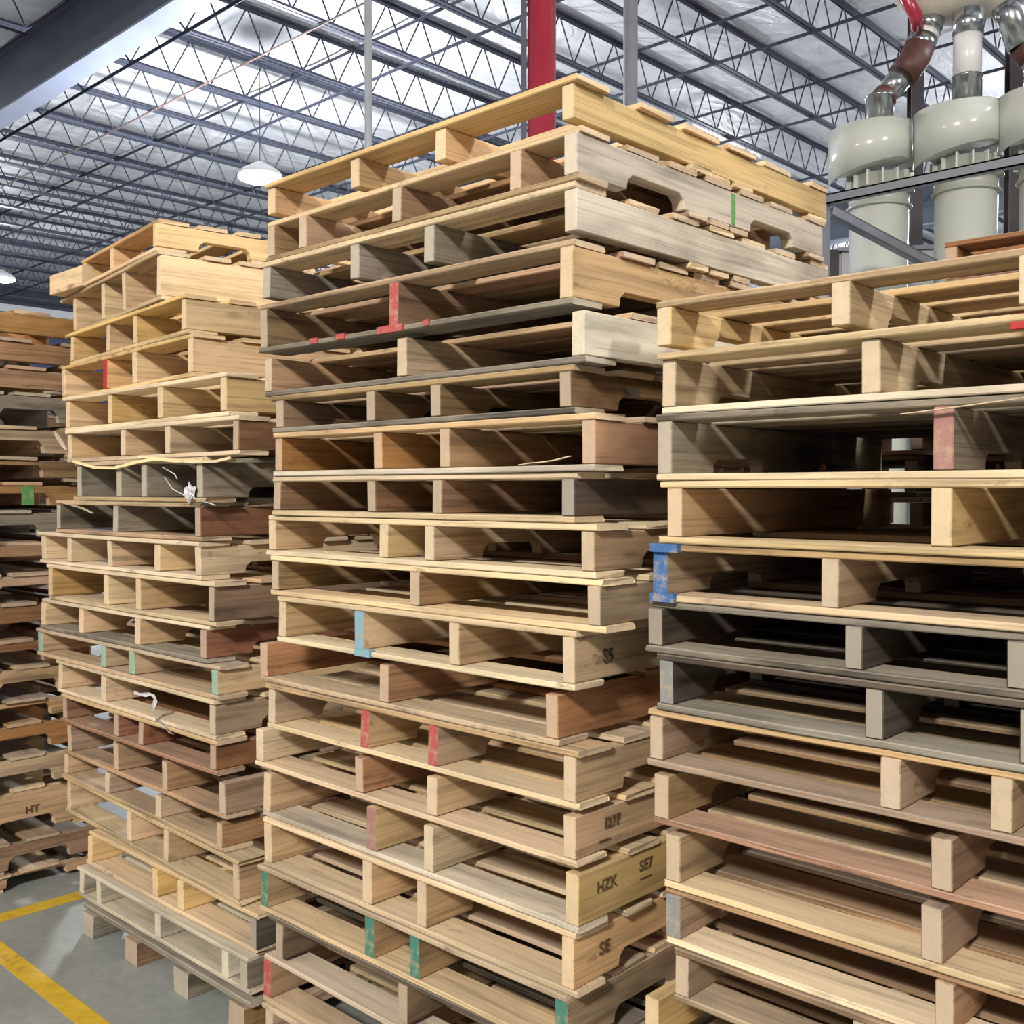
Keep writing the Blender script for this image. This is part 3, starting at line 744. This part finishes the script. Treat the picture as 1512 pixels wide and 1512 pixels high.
# canvas plenum over the ducts
b = bmesh.new(); bmesh.ops.create_uvsphere(b, u_segments=40, v_segments=24, radius=1)
for v in b.verts:
    n = 1 + .10*math.sin(5*v.co.x+1) * math.sin(4*v.co.y+2*v.co.z)
    v.co = Vector((v.co.x*.56*n, v.co.y*.36*n, v.co.z*.32*n))
for f in b.faces: f.smooth = True
q = P(1412, -26, 8.95)
tag(obj('fabric_plenum', b, bag_m, None, q, (0, 0, math.atan2(rt.y, rt.x))), 'puffy beige fabric plenum at the top edge over both ducts', 'air bag')
# plenum hangers
b = bmesh.new(); 
for dx in (-.4, .4): add_tube(b, (q.x+dx*rt.x, q.y+dx*rt.y, q.z+.2), (q.x+dx*rt.x, q.y+dx*rt.y, ZC), .012, n=8)
tag(obj('hanger_rod', b, steel_thin), 'pair of hanger rods holding the fabric plenum', 'bracket')
b = bmesh.new(); add_path(b, [P(1330, -30, 8.8), P(1336, -8, 8.8), P(1343, 8, 8.8), P(1352, 22, 8.8), P(1354, 40, 8.9)], .055, 20)
tag(obj('red_hose', b, red_m), 'short bright red hose bending down at the top edge', 'hose')

def post(px, dep, w, lab, z1=ZC, m=brownpost):
    p = at_depth(px, HOR, dep); b = bmesh.new()
    add_box(b, -w/2, w/2, -w/2, -w/2+.012, 0, z1); add_box(b, -w/2, w/2, w/2-.012, w/2, 0, z1); add_box(b, -.006, .006, -w/2+.012, w/2-.012, 0, z1)
    tag(obj('steel_post', b, m, None, (p.x, p.y, 0), (0, 0, math.atan2(rt.y, rt.x))), lab, 'post')
post(1347, 11, .13, 'dark brown steel post between the first and second cyclone')
post(1491, 11, .13, 'dark brown steel post between the second and third cyclone')

# guard rails in front of the cyclones (parallel to the stack row)
def rail(pa, pb, w, h, m, name, lab):
    pa, pb = Vector(pa), Vector(pb); d = pb-pa; ln = d.length
    b = bmesh.new(); add_box(b, 0, ln, -w/2, w/2, -h/2, -h/2+.01); add_box(b, 0, ln, -w/2, -w/2+.01, -h/2, h/2); add_box(b, 0, ln, -w/2, w/2, h/2-.01, h/2)
    o = obj(name, b, m, None, pa, (0, -math.asin(d.z/ln), math.atan2(d.y, d.x))); tag(o, lab, 'rail'); return o
pr0 = at_depth(1228, 294, 7.4); 
pr1 = on_y(1540, 218, pr0.y); pr1.z = pr0.z
rail((pr0.x-.6, pr0.y, pr0.z), (pr1.x, pr1.y, pr0.z), .06, .07, steel_mid, 'guard_rail', 'long grey steel rail crossing in front of the cyclones')
for px, tx in ((1215, 'post end by the tallest stack'), (1540, 'post end past the picture edge')):
    g = on_y(px, HOR, pr0.y); b = bmesh.new(); add_box(b, -.03, .03, -.03, .03, 0, pr0.z-.035)
    tag(obj('rail_post', b, steel_mid, None, (g.x, g.y, 0)), 'slim steel post holding the long grey rail, '+tx, 'post')
ra = at_depth(1226, 312, 7.9); rb = on_x(1385, 392, ra.x) if False else at_depth(1385, 396, 8.5)
rail(ra, rb, .07, .08, steel_mid, 'sloping_rail', 'blue-grey sloping rail passing below the first cyclone')
# grey ventilation housing
hp = at_depth(1240, 352, 9.7); 
b = bmesh.new(); add_box(b, 0, .95, 0, .8, 0, hp.z-.12); bmesh.ops.bevel(b, geom=b.edges[:], offset=.02, segments=2, affect='EDGES')
hs_ = empty('machine_housing', (hp.x, hp.y, 0), math.atan2(rt.y, rt.x)-.12); tag(hs_, 'pale grey machine housing glimpsed between the tallest stack and the first cyclone', 'machine')
obj('cabinet', b, housing_m, hs_)
b = bmesh.new(); add_box(b, -.02, .97, -.02, .82, hp.z-.12, hp.z-.085); obj('lid', b, steel_mid, hs_)
b = bmesh.new(); add_box(b, -.09, -.005, 0, .1, 0, hp.z-.1); obj('corner_post', b, brownpost, hs_)

# ------------------------------------------------------------------ lamps
def highbay(x, y, z, lab, power=120, upl=60, hang=True):
    root = empty('high_bay_lamp', (x, y, z)); tag(root, lab, 'lamp', 'high bay lamps')
    b = bmesh.new(); add_lathe(b, [(.32, .0), (.32, .06), (.24, .12), (.10, .2), (.03, .24)], 32); obj('housing', b, white_m, root)
    b = bmesh.new(); add_lathe(b, [(.24, -.05), (.31, -.02), (.31, -.001)], 32); obj('lens', b, lamp_m, root)
    b = bmesh.new(); add_tube(b, (0, 0, .24), (0, 0, ZC-z), .006, n=6); obj('hanger_rod', b, steel_thin, root)
    ld = bpy.data.lights.new('lamp_down', 'AREA'); ld.shape = 'DISK'; ld.size = .6; ld.energy = power; ld.color = (1, .97, .93)
    lo = bpy.data.objects.new('lamp_down', ld); C.objects.link(lo); lo.location = (x, y, z-.03)
    if upl:
        lu = bpy.data.lights.new('ceiling_fill', 'POINT'); lu.energy = upl; lu.shadow_soft_size = .35; lu.color = (.90, .93, 1)  # point light added below the lens to brighten the ceiling
        l2 = bpy.data.objects.new('ceiling_fill', lu); C.objects.link(l2); l2.location = (x, y, z-.35)
q = at_depth(384, 262, 15.5)
highbay(q.x, q.y, q.z, 'blazing high bay lamp glaring past the corner of the tallest stack', 600, 2300)
q2 = at_depth(2, 412, 26)
highbay(q2.x, q2.y, q2.z, 'small bright high bay lamp far away over the brown stack', 400, 250)
for i, (x, y) in enumerate([(-13, 21), (-3.5, 17.5), (-24, 20), (-3.5, 28), (-22, 2), (-14, 31)]):
    highbay(x, y, ZB-.55, 'high bay lamp hanging among the far roof joists', 300, 620)

def area(name, loc, target, size, power, col=(1, .95, .87)):
    ld = bpy.data.lights.new(name, 'AREA'); ld.shape = 'DISK'; ld.size = size; ld.energy = power; ld.color = col
    lo = bpy.data.objects.new(name, ld); C.objects.link(lo); lo.location = loc
    lo.rotation_euler = (Vector(target)-Vector(loc)).to_track_quat('-Z', 'Y').to_euler(); return lo
area('key_lamp', (3.6, -9.3, 7.4), (-.3, .3, 1.4), 1.3, 1500, (1, .93, .83))
area('side_lamp', (-5.5, -8.0, 7.4), (-.8, .3, 1.0), 1.4, 170, (1, .93, .84))
area('over_lamp', (7.5, 2.0, 7.4), (0, .6, 2.2), 1.2, 480, (1, .95, .88))
area('rear_lamp', (1.0, 9, 7.4), (.5, 1, 2.0), 1.4, 200, (.95, .97, 1))

w = bpy.data.worlds.new('hall_ambient'); bpy.context.scene.world = w; w.use_nodes = True
w.node_tree.nodes['Background'].inputs[0].default_value = (.90, .90, 1.0, 1); w.node_tree.nodes['Background'].inputs[1].default_value = .20
sc = bpy.context.scene
sc.view_settings.view_transform = 'Standard'; sc.view_settings.exposure = 0.0
sc.cycles.max_bounces = 6; sc.cycles.use_denoising = True
